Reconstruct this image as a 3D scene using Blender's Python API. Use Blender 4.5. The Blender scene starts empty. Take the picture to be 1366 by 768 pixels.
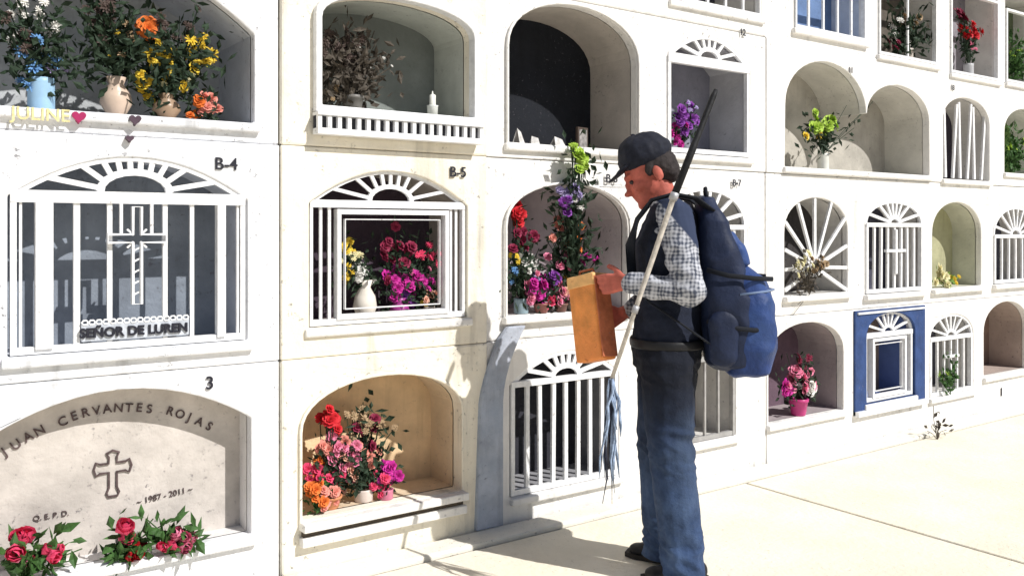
import bpy, bmesh, math, random
from mathutils import Vector, Matrix, noise
from mathutils.geometry import tessellate_polygon
random.seed(11)
R=math.radians
scn=bpy.context.scene; col=scn.collection
TMP=bpy.data.scenes.new('tmp')
# ---------------------------------------------------------------- camera geometry (metres; wall face is the plane y=0)
CAM=Vector((4.600,-3.291,1.33)); FWD=Vector((.5819,.8133,0)); RGT=Vector((.8133,-.5819,0)); F=1200.0
def at(px,py,yd=0.0):
    d=FWD+RGT*((px-683)/F)+Vector((0,0,(306-py)/F)); return CAM+d*((yd-CAM.y)/d.y)
def atZ(px,py,Z): return CAM+(FWD+RGT*((px-683)/F)+Vector((0,0,(306-py)/F)))*Z
def S(x): return 11663/(2360-x)
def H(x,y): return 1.33-(y-306)/(.1768*(2360-x))
# ---------------------------------------------------------------- materials
MC={}
def M(name,c,rough=.75,var=.18,scale=9,bump=.15,bscale=60,metal=0,speck=0,stain=None,stain_amt=.5,spc=(.13,.12,.14),drip=0,zdark=None):
    if name in MC: return MC[name]
    m=bpy.data.materials.new(name); m.use_nodes=True; nt=m.node_tree; N=nt.nodes; L=nt.links
    b=N['Principled BSDF']; b.inputs['Roughness'].default_value=rough; b.inputs['Metallic'].default_value=metal
    b.inputs['Specular IOR Level'].default_value=.25
    tc=N.new('ShaderNodeTexCoord')
    def noi(s,det=6,ro=.6,src=None):
        n=N.new('ShaderNodeTexNoise'); n.inputs['Scale'].default_value=s; n.inputs['Detail'].default_value=det; n.inputs['Roughness'].default_value=ro
        L.new(src or tc.outputs['Object'],n.inputs['Vector']); return n
    def mix(f,a,bc):
        x=N.new('ShaderNodeMix'); x.data_type='RGBA'
        L.new(f,x.inputs[0])
        for i,v in ((6,a),(7,bc)):
            if isinstance(v,tuple): x.inputs[i].default_value=(*v[:3],1)
            else: L.new(v,x.inputs[i])
        return x.outputs[2]
    def ramp(o,a,bb):
        r=N.new('ShaderNodeMapRange'); r.inputs[1].default_value=a; r.inputs[2].default_value=bb; L.new(o,r.inputs[0]); return r.outputs[0]
    def mul(a,k):
        mm=N.new('ShaderNodeMath'); mm.operation='MULTIPLY'; L.new(a,mm.inputs[0])
        if isinstance(k,(int,float)): mm.inputs[1].default_value=k
        else: L.new(k,mm.inputs[1])
        return mm.outputs[0]
    n1=noi(scale)
    cur=mix(ramp(n1.outputs[0],.3,.7),tuple(min(1,v*(1-var)) for v in c),tuple(min(1,v*(1+var*.6)) for v in c))
    if stain: cur=mix(mul(ramp(noi(1.7,8,.65).outputs[0],.45,.62),stain_amt),cur,stain)
    hgt=None
    if drip:
        mp=N.new('ShaderNodeMapping'); mp.inputs['Scale'].default_value=(14,14,1.1); L.new(tc.outputs['Object'],mp.inputs[0])
        f=mul(mul(ramp(noi(1,5,.6,mp.outputs[0]).outputs[0],.52,.72),ramp(noi(1.3,3,.5).outputs[0],.4,.62)),drip); cur=mix(f,cur,tuple(v*.45 for v in c))
    if speck:
        f3=ramp(noi(42,5,.8).outputs[0],.635-.02*speck,.69-.02*speck); f4=ramp(noi(3.1,4,.6).outputs[0],.40,.58)
        hgt=mul(f3,f4); cur=mix(mul(hgt,.75),cur,spc)
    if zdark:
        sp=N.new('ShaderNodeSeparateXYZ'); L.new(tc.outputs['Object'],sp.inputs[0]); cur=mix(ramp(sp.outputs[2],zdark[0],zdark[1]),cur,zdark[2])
    L.new(cur,b.inputs['Base Color'])
    if bump:
        n5=noi(bscale,5,.6); bp=N.new('ShaderNodeBump'); bp.inputs['Strength'].default_value=bump; bp.inputs['Distance'].default_value=.01
        h=n5.outputs[0]
        if hgt is not None:
            sb=N.new('ShaderNodeMath'); sb.operation='SUBTRACT'; L.new(h,sb.inputs[0]); L.new(mul(hgt,.6),sb.inputs[1]); h=sb.outputs[0]
        L.new(h,bp.inputs['Height']); L.new(bp.outputs[0],b.inputs['Normal'])
    MC[name]=m; return m
PW=M('plaster_white',(.83,.81,.78),.8,.08,6,.6,22,speck=1.2,stain=(.66,.65,.66),drip=.7)
PB=M('plaster_cool',(.81,.81,.83),.8,.10,6,.6,22,speck=1.4,stain=(.62,.65,.70),drip=.7)
PC=M('plaster_cream',(.85,.80,.69),.8,.10,5,.6,22,speck=1.2,stain=(.80,.71,.55),drip=.7)
METW=M('painted_metal',(.82,.82,.83),.5,.14,30,.2,speck=1.6,spc=(.2,.16,.14))
INK=M('black_lettering',(.02,.02,.03),.6,.1)
BLUE=M('blue_paint',(.03,.065,.19),.6,.3,14,.3,speck=1)
# ---------------------------------------------------------------- object helpers
def link(name,me,m=None,parent=None,smooth=False):
    o=bpy.data.objects.new(name,me); col.objects.link(o)
    if m is not None: me.materials.clear(); me.materials.append(m)
    if parent is not None: o.parent=parent
    if smooth and me: me.polygons.foreach_set('use_smooth',[True]*len(me.polygons))
    return o
def obj(name,bm,m,parent=None,smooth=False,recalc=True):
    if recalc: bmesh.ops.recalc_face_normals(bm,faces=bm.faces)
    me=bpy.data.meshes.new(name); bm.to_mesh(me); bm.free(); return link(name,me,m,parent,smooth)
def tag(o,label=None,cat=None,group=None,kind=None):
    if label:o['label']=label
    if cat:o['category']=cat
    if group:o['group']=group
    if kind:o['kind']=kind
    return o
def empty(name,loc,rz=0):
    o=bpy.data.objects.new(name,None); o.empty_display_size=.1; col.objects.link(o); o.location=loc; o.rotation_euler=(0,0,rz); return o
def box(bm,x0,x1,y0,y1,z0,z1):
    v=[bm.verts.new(p) for p in ((x0,y0,z0),(x1,y0,z0),(x1,y1,z0),(x0,y1,z0),(x0,y0,z1),(x1,y0,z1),(x1,y1,z1),(x0,y1,z1))]
    for f in ((0,1,2,3),(4,5,6,7),(0,1,5,4),(1,2,6,5),(2,3,7,6),(3,0,4,7)): bm.faces.new([v[i] for i in f])
def evd(data,mods=()):
    t=bpy.data.objects.new('t',data); TMP.collection.objects.link(t)
    for ty,props in mods:
        k=t.modifiers.new('m',ty)
        for a,b in props.items(): setattr(k,a,b)
    vl=TMP.view_layers[0]; vl.update(); dg=vl.depsgraph
    me=bpy.data.meshes.new_from_object(t.evaluated_get(dg)); bpy.data.objects.remove(t); return me
def bevelled(name,bm,m,parent,w=.006,seg=2):
    bmesh.ops.recalc_face_normals(bm,faces=bm.faces)
    me=bpy.data.meshes.new('t'); bm.to_mesh(me); bm.free()
    return link(name,evd(me,[('BEVEL',dict(width=w,segments=seg,limit_method='ANGLE',angle_limit=R(40)))]),m,parent)
def bar(bm,a,b,w,t,y):
    a=Vector((a[0],0,a[1])); b=Vector((b[0],0,b[1])); d=(b-a).normalized(); n=Vector((-d.z,0,d.x))*(w/2)
    t=t+random.uniform(-.0012,.0012)
    v=[]
    for yy in (y-t/2,y+t/2):
        for p in (a+n,b+n,b-n,a-n): v.append(bm.verts.new((p.x,yy,p.z)))
    for f in ((0,1,2,3),(4,5,6,7),(0,1,5,4),(1,2,6,5),(2,3,7,6),(3,0,4,7)): bm.faces.new([v[i] for i in f])
def strip(bm,pts,w,t,y,closed=False):
    n=len(pts); P=[Vector((p[0],p[1])) for p in pts]; rows=[]
    for i in range(n):
        a=P[(i-1)%n] if closed or i>0 else P[i]; b=P[(i+1)%n] if closed or i<n-1 else P[i]
        d=(b-a).normalized(); nn=Vector((-d.y,d.x))*(w/2)
        q=[P[i]+nn,P[i]-nn]
        rows.append([bm.verts.new((q[0].x,y-t/2,q[0].y)),bm.verts.new((q[1].x,y-t/2,q[1].y)),bm.verts.new((q[1].x,y+t/2,q[1].y)),bm.verts.new((q[0].x,y+t/2,q[0].y))])
    for i in range(n if closed else n-1):
        r0=rows[i]; r1=rows[(i+1)%n]
        for k in range(4): bm.faces.new((r0[k],r1[k],r1[(k+1)%4],r0[(k+1)%4]))
    if not closed: bm.faces.new(rows[0]); bm.faces.new(rows[-1])
def tube(bm,pts,rad,n=6):
    rings=[]
    for i,p in enumerate(pts):
        a=pts[max(0,i-1)]; b=pts[min(len(pts)-1,i+1)]; d=(Vector(b)-Vector(a)).normalized()
        q=d.to_track_quat('Z','Y'); r=rad[i] if isinstance(rad,list) else rad
        rr=(r,r) if not isinstance(r,tuple) else r
        rings.append([bm.verts.new(Vector(p)+q@Vector((rr[0]*math.cos(2*math.pi*k/n),rr[1]*math.sin(2*math.pi*k/n),0))) for k in range(n)])
    for i in range(len(rings)-1):
        for k in range(n): bm.faces.new((rings[i][k],rings[i][(k+1)%n],rings[i+1][(k+1)%n],rings[i+1][k]))
    bm.faces.new(rings[0]); bm.faces.new(rings[-1])
def lathe(bm,prof,n=18,c=(0,0,0)):
    rings=[[bm.verts.new((c[0]+r*math.cos(2*math.pi*k/n),c[1]+r*math.sin(2*math.pi*k/n),c[2]+z)) for k in range(n)] for r,z in prof]
    for i in range(len(rings)-1):
        for k in range(n): bm.faces.new((rings[i][k],rings[i][(k+1)%n],rings[i+1][(k+1)%n],rings[i+1][k]))
    bm.faces.new(rings[0]); bm.faces.new(rings[-1])
def text_mesh(s,size,ext=.0015,off=.012):
    c=bpy.data.curves.new('t','FONT'); c.body=s; c.size=size; c.extrude=ext; c.align_x='CENTER'; c.offset=size*off
    return evd(c)
def text(name,s,size,x,y,z,m,parent,rot=0,off=.012,ext=.0015):
    me=text_mesh(s,size,ext,off); me.transform(Matrix.Translation((x,y,z))@Matrix.Rotation(rot,4,'Y')@Matrix.Rotation(R(90),4,'X')); return link(name,me,m,parent)
# ---------------------------------------------------------------- ground and pavement
bm=bmesh.new(); box(bm,-60,80,-70,60,-.3,-.012)
tag(obj('ground',bm,M('earth',(.16,.12,.08),.9,.3,3)),kind='structure')
PV=M('concrete_paving',(.83,.76,.62),.85,.10,2.6,.5,35,speck=.9,stain=(.85,.81,.72),spc=(.40,.33,.24))
bm=bmesh.new()
xs=[-20,-13,-7,-1,2.15,5.25,8.35,11.45,14.55,17.6,24,34]; ys=[-20,-14,-9.5,-6.4,-3.3,-.16]
for i in range(len(xs)-1):
    for j in range(len(ys)-1):
        box(bm,xs[i]+.008,xs[i+1]-.008,ys[j]+.004,ys[j+1]-.004,-.012,0)
tag(bevelled('pavement',bm,PV,None,.004,1),kind='structure')
# ---------------------------------------------------------------- wall and niches
WALL=empty('niche_wall',(0,0,0)); tag(WALL,'long whitewashed cemetery wall of arched burial niches in four rows','wall')
def outline(s0,s1,zf,zs,zt,kind='ell',n=20):
    p=[(s0,zf),(s1,zf)]; m=(s0+s1)/2; a=(s1-s0)/2
    if kind=='rect': return p+[(s1,zt),(s0,zt)]
    if kind=='double':
        q=m+.04
        for (c,h,top) in (((q+s1)/2,(s1-q)/2,zt-.07),((s0+q)/2,(q-s0)/2,zt)):
            for i in range(n+1):
                t=math.pi*i/n; p.append((c+h*math.cos(t)*.985,zs+(top-zs)*math.sin(t)))
        return p
    for i in range(n+1):
        t=math.pi*i/n
        if kind=='ell': p.append((m+a*math.cos(t),zs+(zt-zs)*math.sin(t)**.9))
        else: x=math.cos(t); p.append((m+a*x,zs+(zt-zs)*(1-x*x)))
    return p
NI={}
def niche(key,x0,x1,yf,ys_,yt,kind='ell',depth=.35,back=(.3,.3,.32),jamb=(.66,.64,.61)):
    s0,s1=S(x0),S(x1); xm=(x0+x1)/2
    zf,zs,zt=H(xm,yf),H(xm,ys_),H(xm,yt)
    NI[key]=dict(s0=s0,s1=s1,zf=zf,zs=zs,zt=zt,kind=kind,depth=depth,back=back,jamb=jamb,m=(s0+s1)/2,out=outline(s0,s1,zf,zs,zt,kind))
#       key   x0   x1  floor spring top
niche('A1',-60,340,150,20,-60,'seg',.42,(.52,.54,.56),(.56,.58,.62))
niche('B1',10,330,465,264,209,'seg',.26,(.24,.27,.32),(.6,.63,.7),)
niche('C1',-45,335,750,580,521,'seg',.13,(.60,.55,.51),(.72,.70,.69))
niche('A2',424,626,150,40,2,'ell',.30,(.22,.24,.23),(.50,.52,.48))
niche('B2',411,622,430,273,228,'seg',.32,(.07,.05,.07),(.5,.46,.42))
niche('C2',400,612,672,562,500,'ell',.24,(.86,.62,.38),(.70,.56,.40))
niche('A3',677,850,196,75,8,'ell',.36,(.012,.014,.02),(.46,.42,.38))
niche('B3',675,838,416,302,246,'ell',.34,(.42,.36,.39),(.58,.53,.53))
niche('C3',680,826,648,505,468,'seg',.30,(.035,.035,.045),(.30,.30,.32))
niche('Z4',895,1015,12,-60,-90,'ell',.34,(.08,.08,.1))
niche('A4',890,1001,207,84,49,'seg',.30,(.26,.26,.32),(.5,.5,.52))
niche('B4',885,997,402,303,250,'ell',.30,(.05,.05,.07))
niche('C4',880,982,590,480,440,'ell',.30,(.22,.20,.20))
niche('Z5',1060,1155,47,-40,-75,'rect',.25,(.14,.22,.40),(.5,.55,.65))
niche('Z6',1172,1250,80,-30,-50,'rect',.25,(.14,.12,.10))
niche('Z7',1268,1332,103,-5,-30,'rect',.25,(.30,.28,.31))
niche('Z8',1342,1395,114,20,-5,'rect',.25,(.14,.17,.10))
niche('A5',1047,1240,228,150,90,'double',.33,(.48,.45,.40),(.60,.58,.53))
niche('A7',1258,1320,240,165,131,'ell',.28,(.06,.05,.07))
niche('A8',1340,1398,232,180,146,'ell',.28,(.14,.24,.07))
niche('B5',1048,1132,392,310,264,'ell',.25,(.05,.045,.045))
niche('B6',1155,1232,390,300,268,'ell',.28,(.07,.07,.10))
niche('B7',1245,1310,383,312,270,'ell',.22,(.46,.45,.28),(.55,.55,.46))
niche('B8',1326,1385,377,315,276,'ell',.28,(.10,.10,.13))
niche('C5',1025,1125,556,475,430,'ell',.33,(.14,.09,.12),(.36,.31,.32))
niche('C6',1153,1218,532,445,416,'ell',.25,(.34,.26,.22),(.12,.18,.4))
niche('C7',1240,1298,525,450,419,'ell',.28,(.12,.12,.15))
niche('C8',1312,1372,497,440,402,'ell',.30,(.24,.16,.13),(.42,.34,.30))
rows=dict(C=(0,.832),B=(.834,1.650),A=(1.652,2.412),Z=(2.414,3.30))
random.seed(4)
for r,(z0,z1) in rows.items():
    gr=[(3.3,5.868,PB,'1'),(5.872,6.812,PC,'2'),(6.816,8.716,PW,'34'),(8.720,14.5,PW,'5678')]
    for (a,b,m,ks) in gr:
        holes=[NI[r+k]['out'] for k in ks if r+k in NI]
        yo=random.uniform(-.004,.008)-(.012 if ks=='2' else 0)
        outer=[(a,z0),(b,z0),(b,z1),(a,z1)]
        loops=[outer]+[list(reversed(h)) for h in holes]
        tri=tessellate_polygon([[Vector((p[0],p[1],0)) for p in l] for l in loops])
        bm=bmesh.new(); flat=[p for l in loops for p in l]
        f=[bm.verts.new((p[0],yo,p[1])) for p in flat]; g=[bm.verts.new((p[0],.05,p[1])) for p in flat]
        for t in tri:
            try: bm.faces.new([f[i] for i in t]); bm.faces.new([g[i] for i in t])
            except ValueError: pass
        k=0
        for l in loops:
            n=len(l)
            for i in range(n):
                try: bm.faces.new((f[k+i],f[k+(i+1)%n],g[k+(i+1)%n],g[k+i]))
                except ValueError: pass
            k+=n
        bevelled('facade_panel',bm,m,WALL,.009,2)
bm=bmesh.new(); box(bm,3.3,14.5,.62,1.7,0,3.30); box(bm,3.3,3.4,.051,.62,0,3.3); box(bm,14.4,14.5,.051,.62,0,3.3); obj('wall_core',bm,PW,WALL)
bm=bmesh.new(); box(bm,3.2,14.6,-.07,1.8,3.301,3.42); bevelled('coping',bm,PW,WALL,.01)
bm=bmesh.new(); box(bm,3.3,14.5,-.155,-.022,-.012,.022); bevelled('plinth',bm,M('plinth_plaster',(.80,.76,.67),.85,.1,5,.5,25,speck=1.3),WALL,.01)
# person's wall shadow, built as a narrow flat grey strip between the ochre niche and the low gate, its head curving over to the right
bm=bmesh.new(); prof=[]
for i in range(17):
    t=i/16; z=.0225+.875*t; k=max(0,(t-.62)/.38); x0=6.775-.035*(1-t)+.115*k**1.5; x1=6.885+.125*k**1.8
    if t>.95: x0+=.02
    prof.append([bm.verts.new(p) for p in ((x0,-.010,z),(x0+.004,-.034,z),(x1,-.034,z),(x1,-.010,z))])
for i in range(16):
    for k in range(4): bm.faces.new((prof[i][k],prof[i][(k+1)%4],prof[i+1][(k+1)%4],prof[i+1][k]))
bm.faces.new(prof[0]); bm.faces.new(prof[-1]); o=bevelled('shadow_strip',bm,M('shadow_grey',(.42,.45,.52),.85,.3,9,.6,22,speck=1.8,stain=(.27,.34,.46),drip=.8),WALL,.006); o['label']='narrow blue grey pilaster curving at its top'
for key,n in NI.items():
    O=n['out']; bm=bmesh.new()
    a=[bm.verts.new((p[0],.05,p[1])) for p in O]; b=[bm.verts.new((p[0],n['depth'],p[1])) for p in O]
    for i in range(len(O)):
        j=(i+1)%len(O); 
        if (Vector(O[i])-Vector(O[j])).length>1e-5: bm.faces.new((a[i],a[j],b[j],b[i]))
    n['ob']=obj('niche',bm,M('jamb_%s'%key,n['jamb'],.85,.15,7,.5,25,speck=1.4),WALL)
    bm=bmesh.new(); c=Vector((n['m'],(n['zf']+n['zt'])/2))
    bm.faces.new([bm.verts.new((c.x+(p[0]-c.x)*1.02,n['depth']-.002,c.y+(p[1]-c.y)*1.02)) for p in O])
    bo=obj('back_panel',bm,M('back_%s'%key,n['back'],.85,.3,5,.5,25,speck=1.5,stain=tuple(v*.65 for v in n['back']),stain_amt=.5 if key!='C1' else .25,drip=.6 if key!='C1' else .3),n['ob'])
    if n['zf']<3:
        w=.028 if key[0] in 'BC' else .02
        if key not in ('C2','A2'):
            bm=bmesh.new(); box(bm,n['s0']-.02 if key!='C3' else n['s0'],n['s1']+.02,-w,.049,n['zf']-.036,n['zf']-.003); bevelled('sill',bm,PB if key[1]=='1' else PW,n['ob'],.008)
def archz(n,s):
    x=(s-n['m'])/((n['s1']-n['s0'])/2); x=max(-1,min(1,x))
    if n['kind']=='seg': return n['zs']+(n['zt']-n['zs'])*(1-x*x)
    if n['kind']=='rect': return n['zt']
    return n['zs']+(n['zt']-n['zs'])*(1-x*x)**.45
def fan(bm,n,zb,rays,w=.014,y=.0,inner=.06):
    m=n['m']; hw=(n['s1']-n['s0'])/2-.012
    for i in range(rays):
        t=math.pi*(i+.5)/rays; dx,dz=math.cos(t),math.sin(t)
        L=0
        while L<1.2 and abs(dx*L)<hw and zb+dz*L<archz(n,m+dx*L)-.008: L+=.004
        if L>inner+.01: bar(bm,(m+dx*inner,zb+dz*inner*.6),(m+dx*L,zb+dz*L),w,.012,y)
    pts=[(m+inner*1.15*math.cos(math.pi*i/10),zb+inner*.7*math.sin(math.pi*i/10)) for i in range(11)]
    strip(bm,pts,w*1.3,.016,y)
    top=[p for p in n['out'][2:]]
    c=Vector((m,zb))
    strip(bm,[(c.x+(p[0]-c.x)*.975,c.y+(p[1]-c.y)*.965) for p in top],w*1.2,.016,y)
def gate(key,rays=7,bars=6,band=.026,post=.02,w=.012,y=.012,door=None,mat=METW,zb=None,hub=.06):
    n=NI[key]; bm=bmesh.new(); zb=zb or n['zs']; a,b,zf=n['s0']+.008,n['s1']-.008,n['zf']+.004
    fan(bm,n,zb+band/2,rays,w,y,inner=hub)
    bar(bm,(a,zb),(b,zb),band,.03,y)
    bar(bm,(a+post/2,zf),(a+post/2,zb-band/2),post,.026,y); bar(bm,(b-post/2,zf),(b-post/2,zb-band/2),post,.026,y)
    bar(bm,(a+post,zf+.012),(b-post,zf+.012),.024,.022,y)
    if door:
        d0=a+(b-a)*door[0]; d1=a+(b-a)*door[1]; zt=zb-band/2-.004
        for k in range(door[2]):
            for e0,e1 in ((a+post,d0),(d1,b-post)):
                s=e0+(e1-e0)*(k+1)/(door[2]+1); bar(bm,(s,zf+.024),(s,zb-band/2),w*.8,.01,y)
        strip(bm,[(d0,zf+.03),(d1,zf+.03),(d1,zt-.012),(d0,zt-.012)],.026,.036,y,True)
        strip(bm,[(d0+.03,zf+.06),(d1-.03,zf+.06),(d1-.03,zt-.042),(d0+.03,zt-.042)],.005,.018,y,True)
    else:
        for k in range(bars):
            s=a+post+(b-a-2*post)*(k+1)/(bars+1); bar(bm,(s,zf+.024),(s+random.uniform(-.004,.004),zb-band/2),w,.014,y)
    return n,bm
# large gate with outlined cross
n,bm=gate('B1',rays=10,bars=0,band=.040,post=.018,w=.018,hub=.10)
a,b,zf,zb=n['s0'],n['s1'],n['zf'],n['zs']; W=b-a
for x,w in ((59,.052),(295,.030)): bar(bm,(S(x),zf+.02),(S(x),zb-.020),w,.034,.008)
for x,w in ((103,.020),(147,.016),(221,.016),(257,.014)): bar(bm,(S(x),zf+.02),(S(x),zb-.020),w,.014,.012)
for x in (28,318): bar(bm,(S(x),zf+.02),(S(x),zb-.020),.008,.012,.012)
obj('grille',bm,METW,n['ob'])
cx=S(182); bm=bmesh.new(); zc=H(182,318); zl=H(182,405); zh=H(182,276)
hw=.014
strip(bm,[(cx-hw,zl),(cx+hw,zl),(cx+hw,zc-.014),(cx+.095,zc-.014),(cx+.095,zc+.014),(cx+hw,zc+.014),(cx+hw,zh),(cx-hw,zh),(cx-hw,zc+.014),(cx-.095,zc+.014),(cx-.095,zc-.014),(cx-hw,zc-.014)],.008,.022,-.008,True)
for k in range(4):
    t=R(45+90*k); bar(bm,(cx+.016*math.cos(t),zc+.016*math.sin(t)),(cx+.045*math.cos(t),zc+.045*math.sin(t)),.006,.012,-.006)
for k in range(8): bar(bm,(cx-hw,zl+.03+.038*k),(cx+hw,zl+.045+.038*k),.005,.010,-.006) if zl+.05+.038*k<zc-.02 else None
for sx in (-1,1): bar(bm,(cx+sx*.05,zc+.016),(cx+sx*.05,zb-.02),.010,.014,0)
obj('cross',bm,METW,n['ob'])
bm=bmesh.new(); x0,x1=S(108),S(252); box(bm,x0,x1,-.004,.003,zf+.034,zf+.094); bevelled('name_plate',bm,M('plate_pale',(.55,.58,.64),.6,.35,25,.3,speck=2),n['ob'],.003)
bm=bmesh.new()
for k in range(16):
    s=x0+.012+(x1-x0-.024)*k/15; strip(bm,[(s+.010*math.cos(q*1.0472),zf+.098+.008*math.sin(q*1.0472)) for q in range(6)],.005,.008,-.002+.0004*(k%3),True)
obj('scrollwork',bm,METW,n['ob'])
text('inscription','SEÑOR DE LUREN',.044,S(180),-.008,zf+.048,INK,n['ob'],ext=.003,off=.035)
n,bm=gate('B2',rays=9,bars=0,band=.03,post=.012,w=.014,door=(.17,.87,2),hub=.085); obj('grille',bm,METW,n['ob'])
n,bm=gate('C3',rays=8,bars=7,band=.026,w=.020,hub=.07); obj('grille',bm,METW,n['ob'])
n,bm=gate('A4',rays=7,bars=0,band=.05,post=.02,w=.018,hub=.07); obj('grille',bm,METW,n['ob'])
n,bm=gate('B4',rays=8,bars=7,w=.02); obj('grille',bm,METW,n['ob'])
n,bm=gate('C4',rays=7,bars=4,w=.012); obj('grille',bm,M('grey_metal',(.35,.34,.33),.6,.2,20,.2,speck=1),n['ob'])
n,bm=gate('B6',rays=8,bars=7,w=.018,hub=.05)
bar(bm,(n['m']-.11,n['zf']+.27),(n['m']+.11,n['zf']+.27),.018,.02,.004); bar(bm,(n['m'],n['zf']+.12),(n['m'],n['zs']-.03),.022,.022,.004); obj('grille',bm,METW,n['ob'])
n,bm=gate('B8',rays=8,bars=5,w=.016); obj('grille',bm,METW,n['ob'])
n,bm=gate('C6',rays=7,bars=0,w=.014,band=.03,door=(.16,.84,0),hub=.05); obj('grille',bm,METW,n['ob'])
n,bm=gate('C7',rays=7,bars=5,w=.014,hub=.05)
bar(bm,(n['m']-.09,n['zf']+.26),(n['m']+.09,n['zf']+.26),.016,.02,.004); obj('grille',bm,METW,n['ob'])
n=NI['B5']; bm=bmesh.new(); c=(n['m']-.02,n['zf']+.16)
for i in range(11):
    t=R(-25+230*i/10); dx,dz=math.cos(t),math.sin(t); L=.05
    while L<.6 and n['s0']+.008<c[0]+dx*L<n['s1']-.008 and n['zf']+.01<c[1]+dz*L<archz(n,c[0]+dx*L)-.004: L+=.004
    bar(bm,(c[0]+dx*.045,c[1]+dz*.045),(c[0]+dx*L,c[1]+dz*L),.020,.014,.012)
strip(bm,[(c[0]+.05*math.cos(k*.5236),c[1]+.05*math.sin(k*.5236)) for k in range(12)],.02,.02,.012,True)
obj('grille',bm,METW,n['ob'])
n=NI['A7']; bm=bmesh.new()
for i in range(6):
    s=n['s0']+(n['s1']-n['s0'])*(.1+.16*i); bar(bm,(s,n['zf']+.01),(s+.05*(1 if i%2 else -.4),archz(n,s)-.03),.022,.014,.02+.002*i)
obj('grille',bm,METW,n['ob'])
for k,nb in (('Z5',4),('Z6',1),('Z7',0),('Z8',1),('Z4',4)):
    n=NI[k]; bm=bmesh.new()
    strip(bm,[(n['s0']+.012,n['zf']+.012),(n['s1']-.012,n['zf']+.012),(n['s1']-.012,n['zs']),(n['s0']+.012,n['zs'])],.022,.03,.01,True)
    for i in range(nb):
        s=n['s0']+(n['s1']-n['s0'])*(i+1)/(nb+1); bar(bm,(s,n['zf']+.024),(s,n['zs']-.012),.014,.012,.01)
    obj('frame',bm,METW,n['ob'])
def ringframe(key,w,t,m,name='frame',y=-.02):
    n=NI[key]; bm=bmesh.new(); c=Vector((n['m'],(n['zf']+n['zt'])/2)); hw=(n['s1']-n['s0'])/2; hh=(n['zt']-n['zf'])/2
    O=n['out']; k=len(O); rows_=[]
    for p in O:
        q=(c.x+(p[0]-c.x)*(1+w/hw),c.y+(p[1]-c.y)*(1+w/hh)); q0=(c.x+(p[0]-c.x)*.998,c.y+(p[1]-c.y)*.998)
        rows_.append([bm.verts.new((q0[0],y-t/2,q0[1])),bm.verts.new((q[0],y-t/2,q[1])),bm.verts.new((q[0],y+t/2,q[1])),bm.verts.new((q0[0],y+t/2,q0[1]))])
    for i in range(k):
        r0,r1=rows_[i],rows_[(i+1)%k]
        if (r0[0].co-r1[0].co).length<1e-5: continue
        for j in range(4): bm.faces.new((r0[j],r1[j],r1[(j+1)%4],r0[(j+1)%4]))
    return bevelled(name,bm,m,n['ob'],.005)
ringframe('A2',.026,.05,METW)
n=NI['A2']; bm=bmesh.new(); z=n['zf']-.03
box(bm,n['s0']-.03,n['s1']+.03,-.075,-.02,z-.012,z+.0); box(bm,n['s0']-.03,n['s1']+.03,-.075,-.02,z-.085,z-.062)
for i in range(19):
    s=n['s0']-.02+(n['s1']-n['s0']+.04)*i/18; box(bm,s-.008,s+.008,-.068,-.05,z-.0615,z-.0125)
obj('pierced_ledge',bm,METW,n['ob'])
bm=bmesh.new(); box(bm,n['s0']-.028,n['s1']+.028,-.030,-.021,z-.061,z-.013); obj('ledge_back',bm,M('ledge_dark',(.06,.06,.07)),n['ob'])
n=NI['C2']; bm=bmesh.new(); box(bm,n['s0']-.01,n['s1']+.01,-.07,.049,n['zf']-.035,n['zf']-.003); box(bm,n['s0']-.01,n['s1']+.01,-.055,-.013,n['zf']-.095,n['zf']-.06); bevelled('sill',bm,PW,n['ob'],.005)
bm=bmesh.new(); box(bm,n['s0'],n['s1'],-.035,-.0135,n['zf']-.0595,n['zf']-.0355); obj('sill_gap',bm,M('gap_dark',(.10,.08,.06)),n['ob'])
ringframe('C2',.012,.02,PC,y=-.018)
for k in ('A3','B3'): ringframe(k,.012,.014,PW,y=-.008)
n=NI['C6']; s0,s1=S(1138),S(1231); bm=bmesh.new()
O=n['out']; outer=[(s0,n['zf']-.06),(s1,n['zf']-.06),(s1,.826),(s0,.826)]
loops=[outer,list(reversed(O))]; tri=tessellate_polygon([[Vector((p[0],p[1],0)) for p in l] for l in loops]); flat=outer+loops[1]
f=[bm.verts.new((p[0],-.016,p[1])) for p in flat]; g=[bm.verts.new((p[0],.0095,p[1])) for p in flat]
for t in tri: bm.faces.new([f[i] for i in t])
k=0
for l in loops:
    for i in range(len(l)):
        try: bm.faces.new((f[k+i],f[k+(i+1)%len(l)],g[k+(i+1)%len(l)],g[k+i]))
        except ValueError: pass
    k+=len(l)
so=obj('surround',bm,BLUE,n['ob']); so['label']='navy blue painted surround'
bm=bmesh.new(); bar(bm,(s0+.02,.81),(s1-.02,.81),.012,.01,-.021); bar(bm,(s0,n['zf']-.05),(s1,n['zf']-.05),.03,.04,-.02); obj('trim',bm,METW,n['ob'])
def num(key,s,px,py,size): p=at(px,py,-.018); text('number',s,size,p.x,-.0185 if key[1]=='2' else -.0075,p.z,INK,NI[key]['ob'])
num('B1','B-4',303,226,.062); num('B2','B-5',611,236,.062); num('B3','B-6',818,243,.055); num('B4','B-7',985,248,.05); num('C1','3',281,519,.065)
num('A4','12',993,47,.05); num('A5','11',1137,97,.05); num('C8','1',1338,528,.085); num('A7','13',1273,120,.05)
n=NI['C1']; yb=n['depth']-.006; s='JUAN CERVANTES ROJAS'; bmj=bmesh.new(); L=len(s)
CARV=M('carved_letters',(.10,.07,.07),.8,.4,60)
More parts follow.
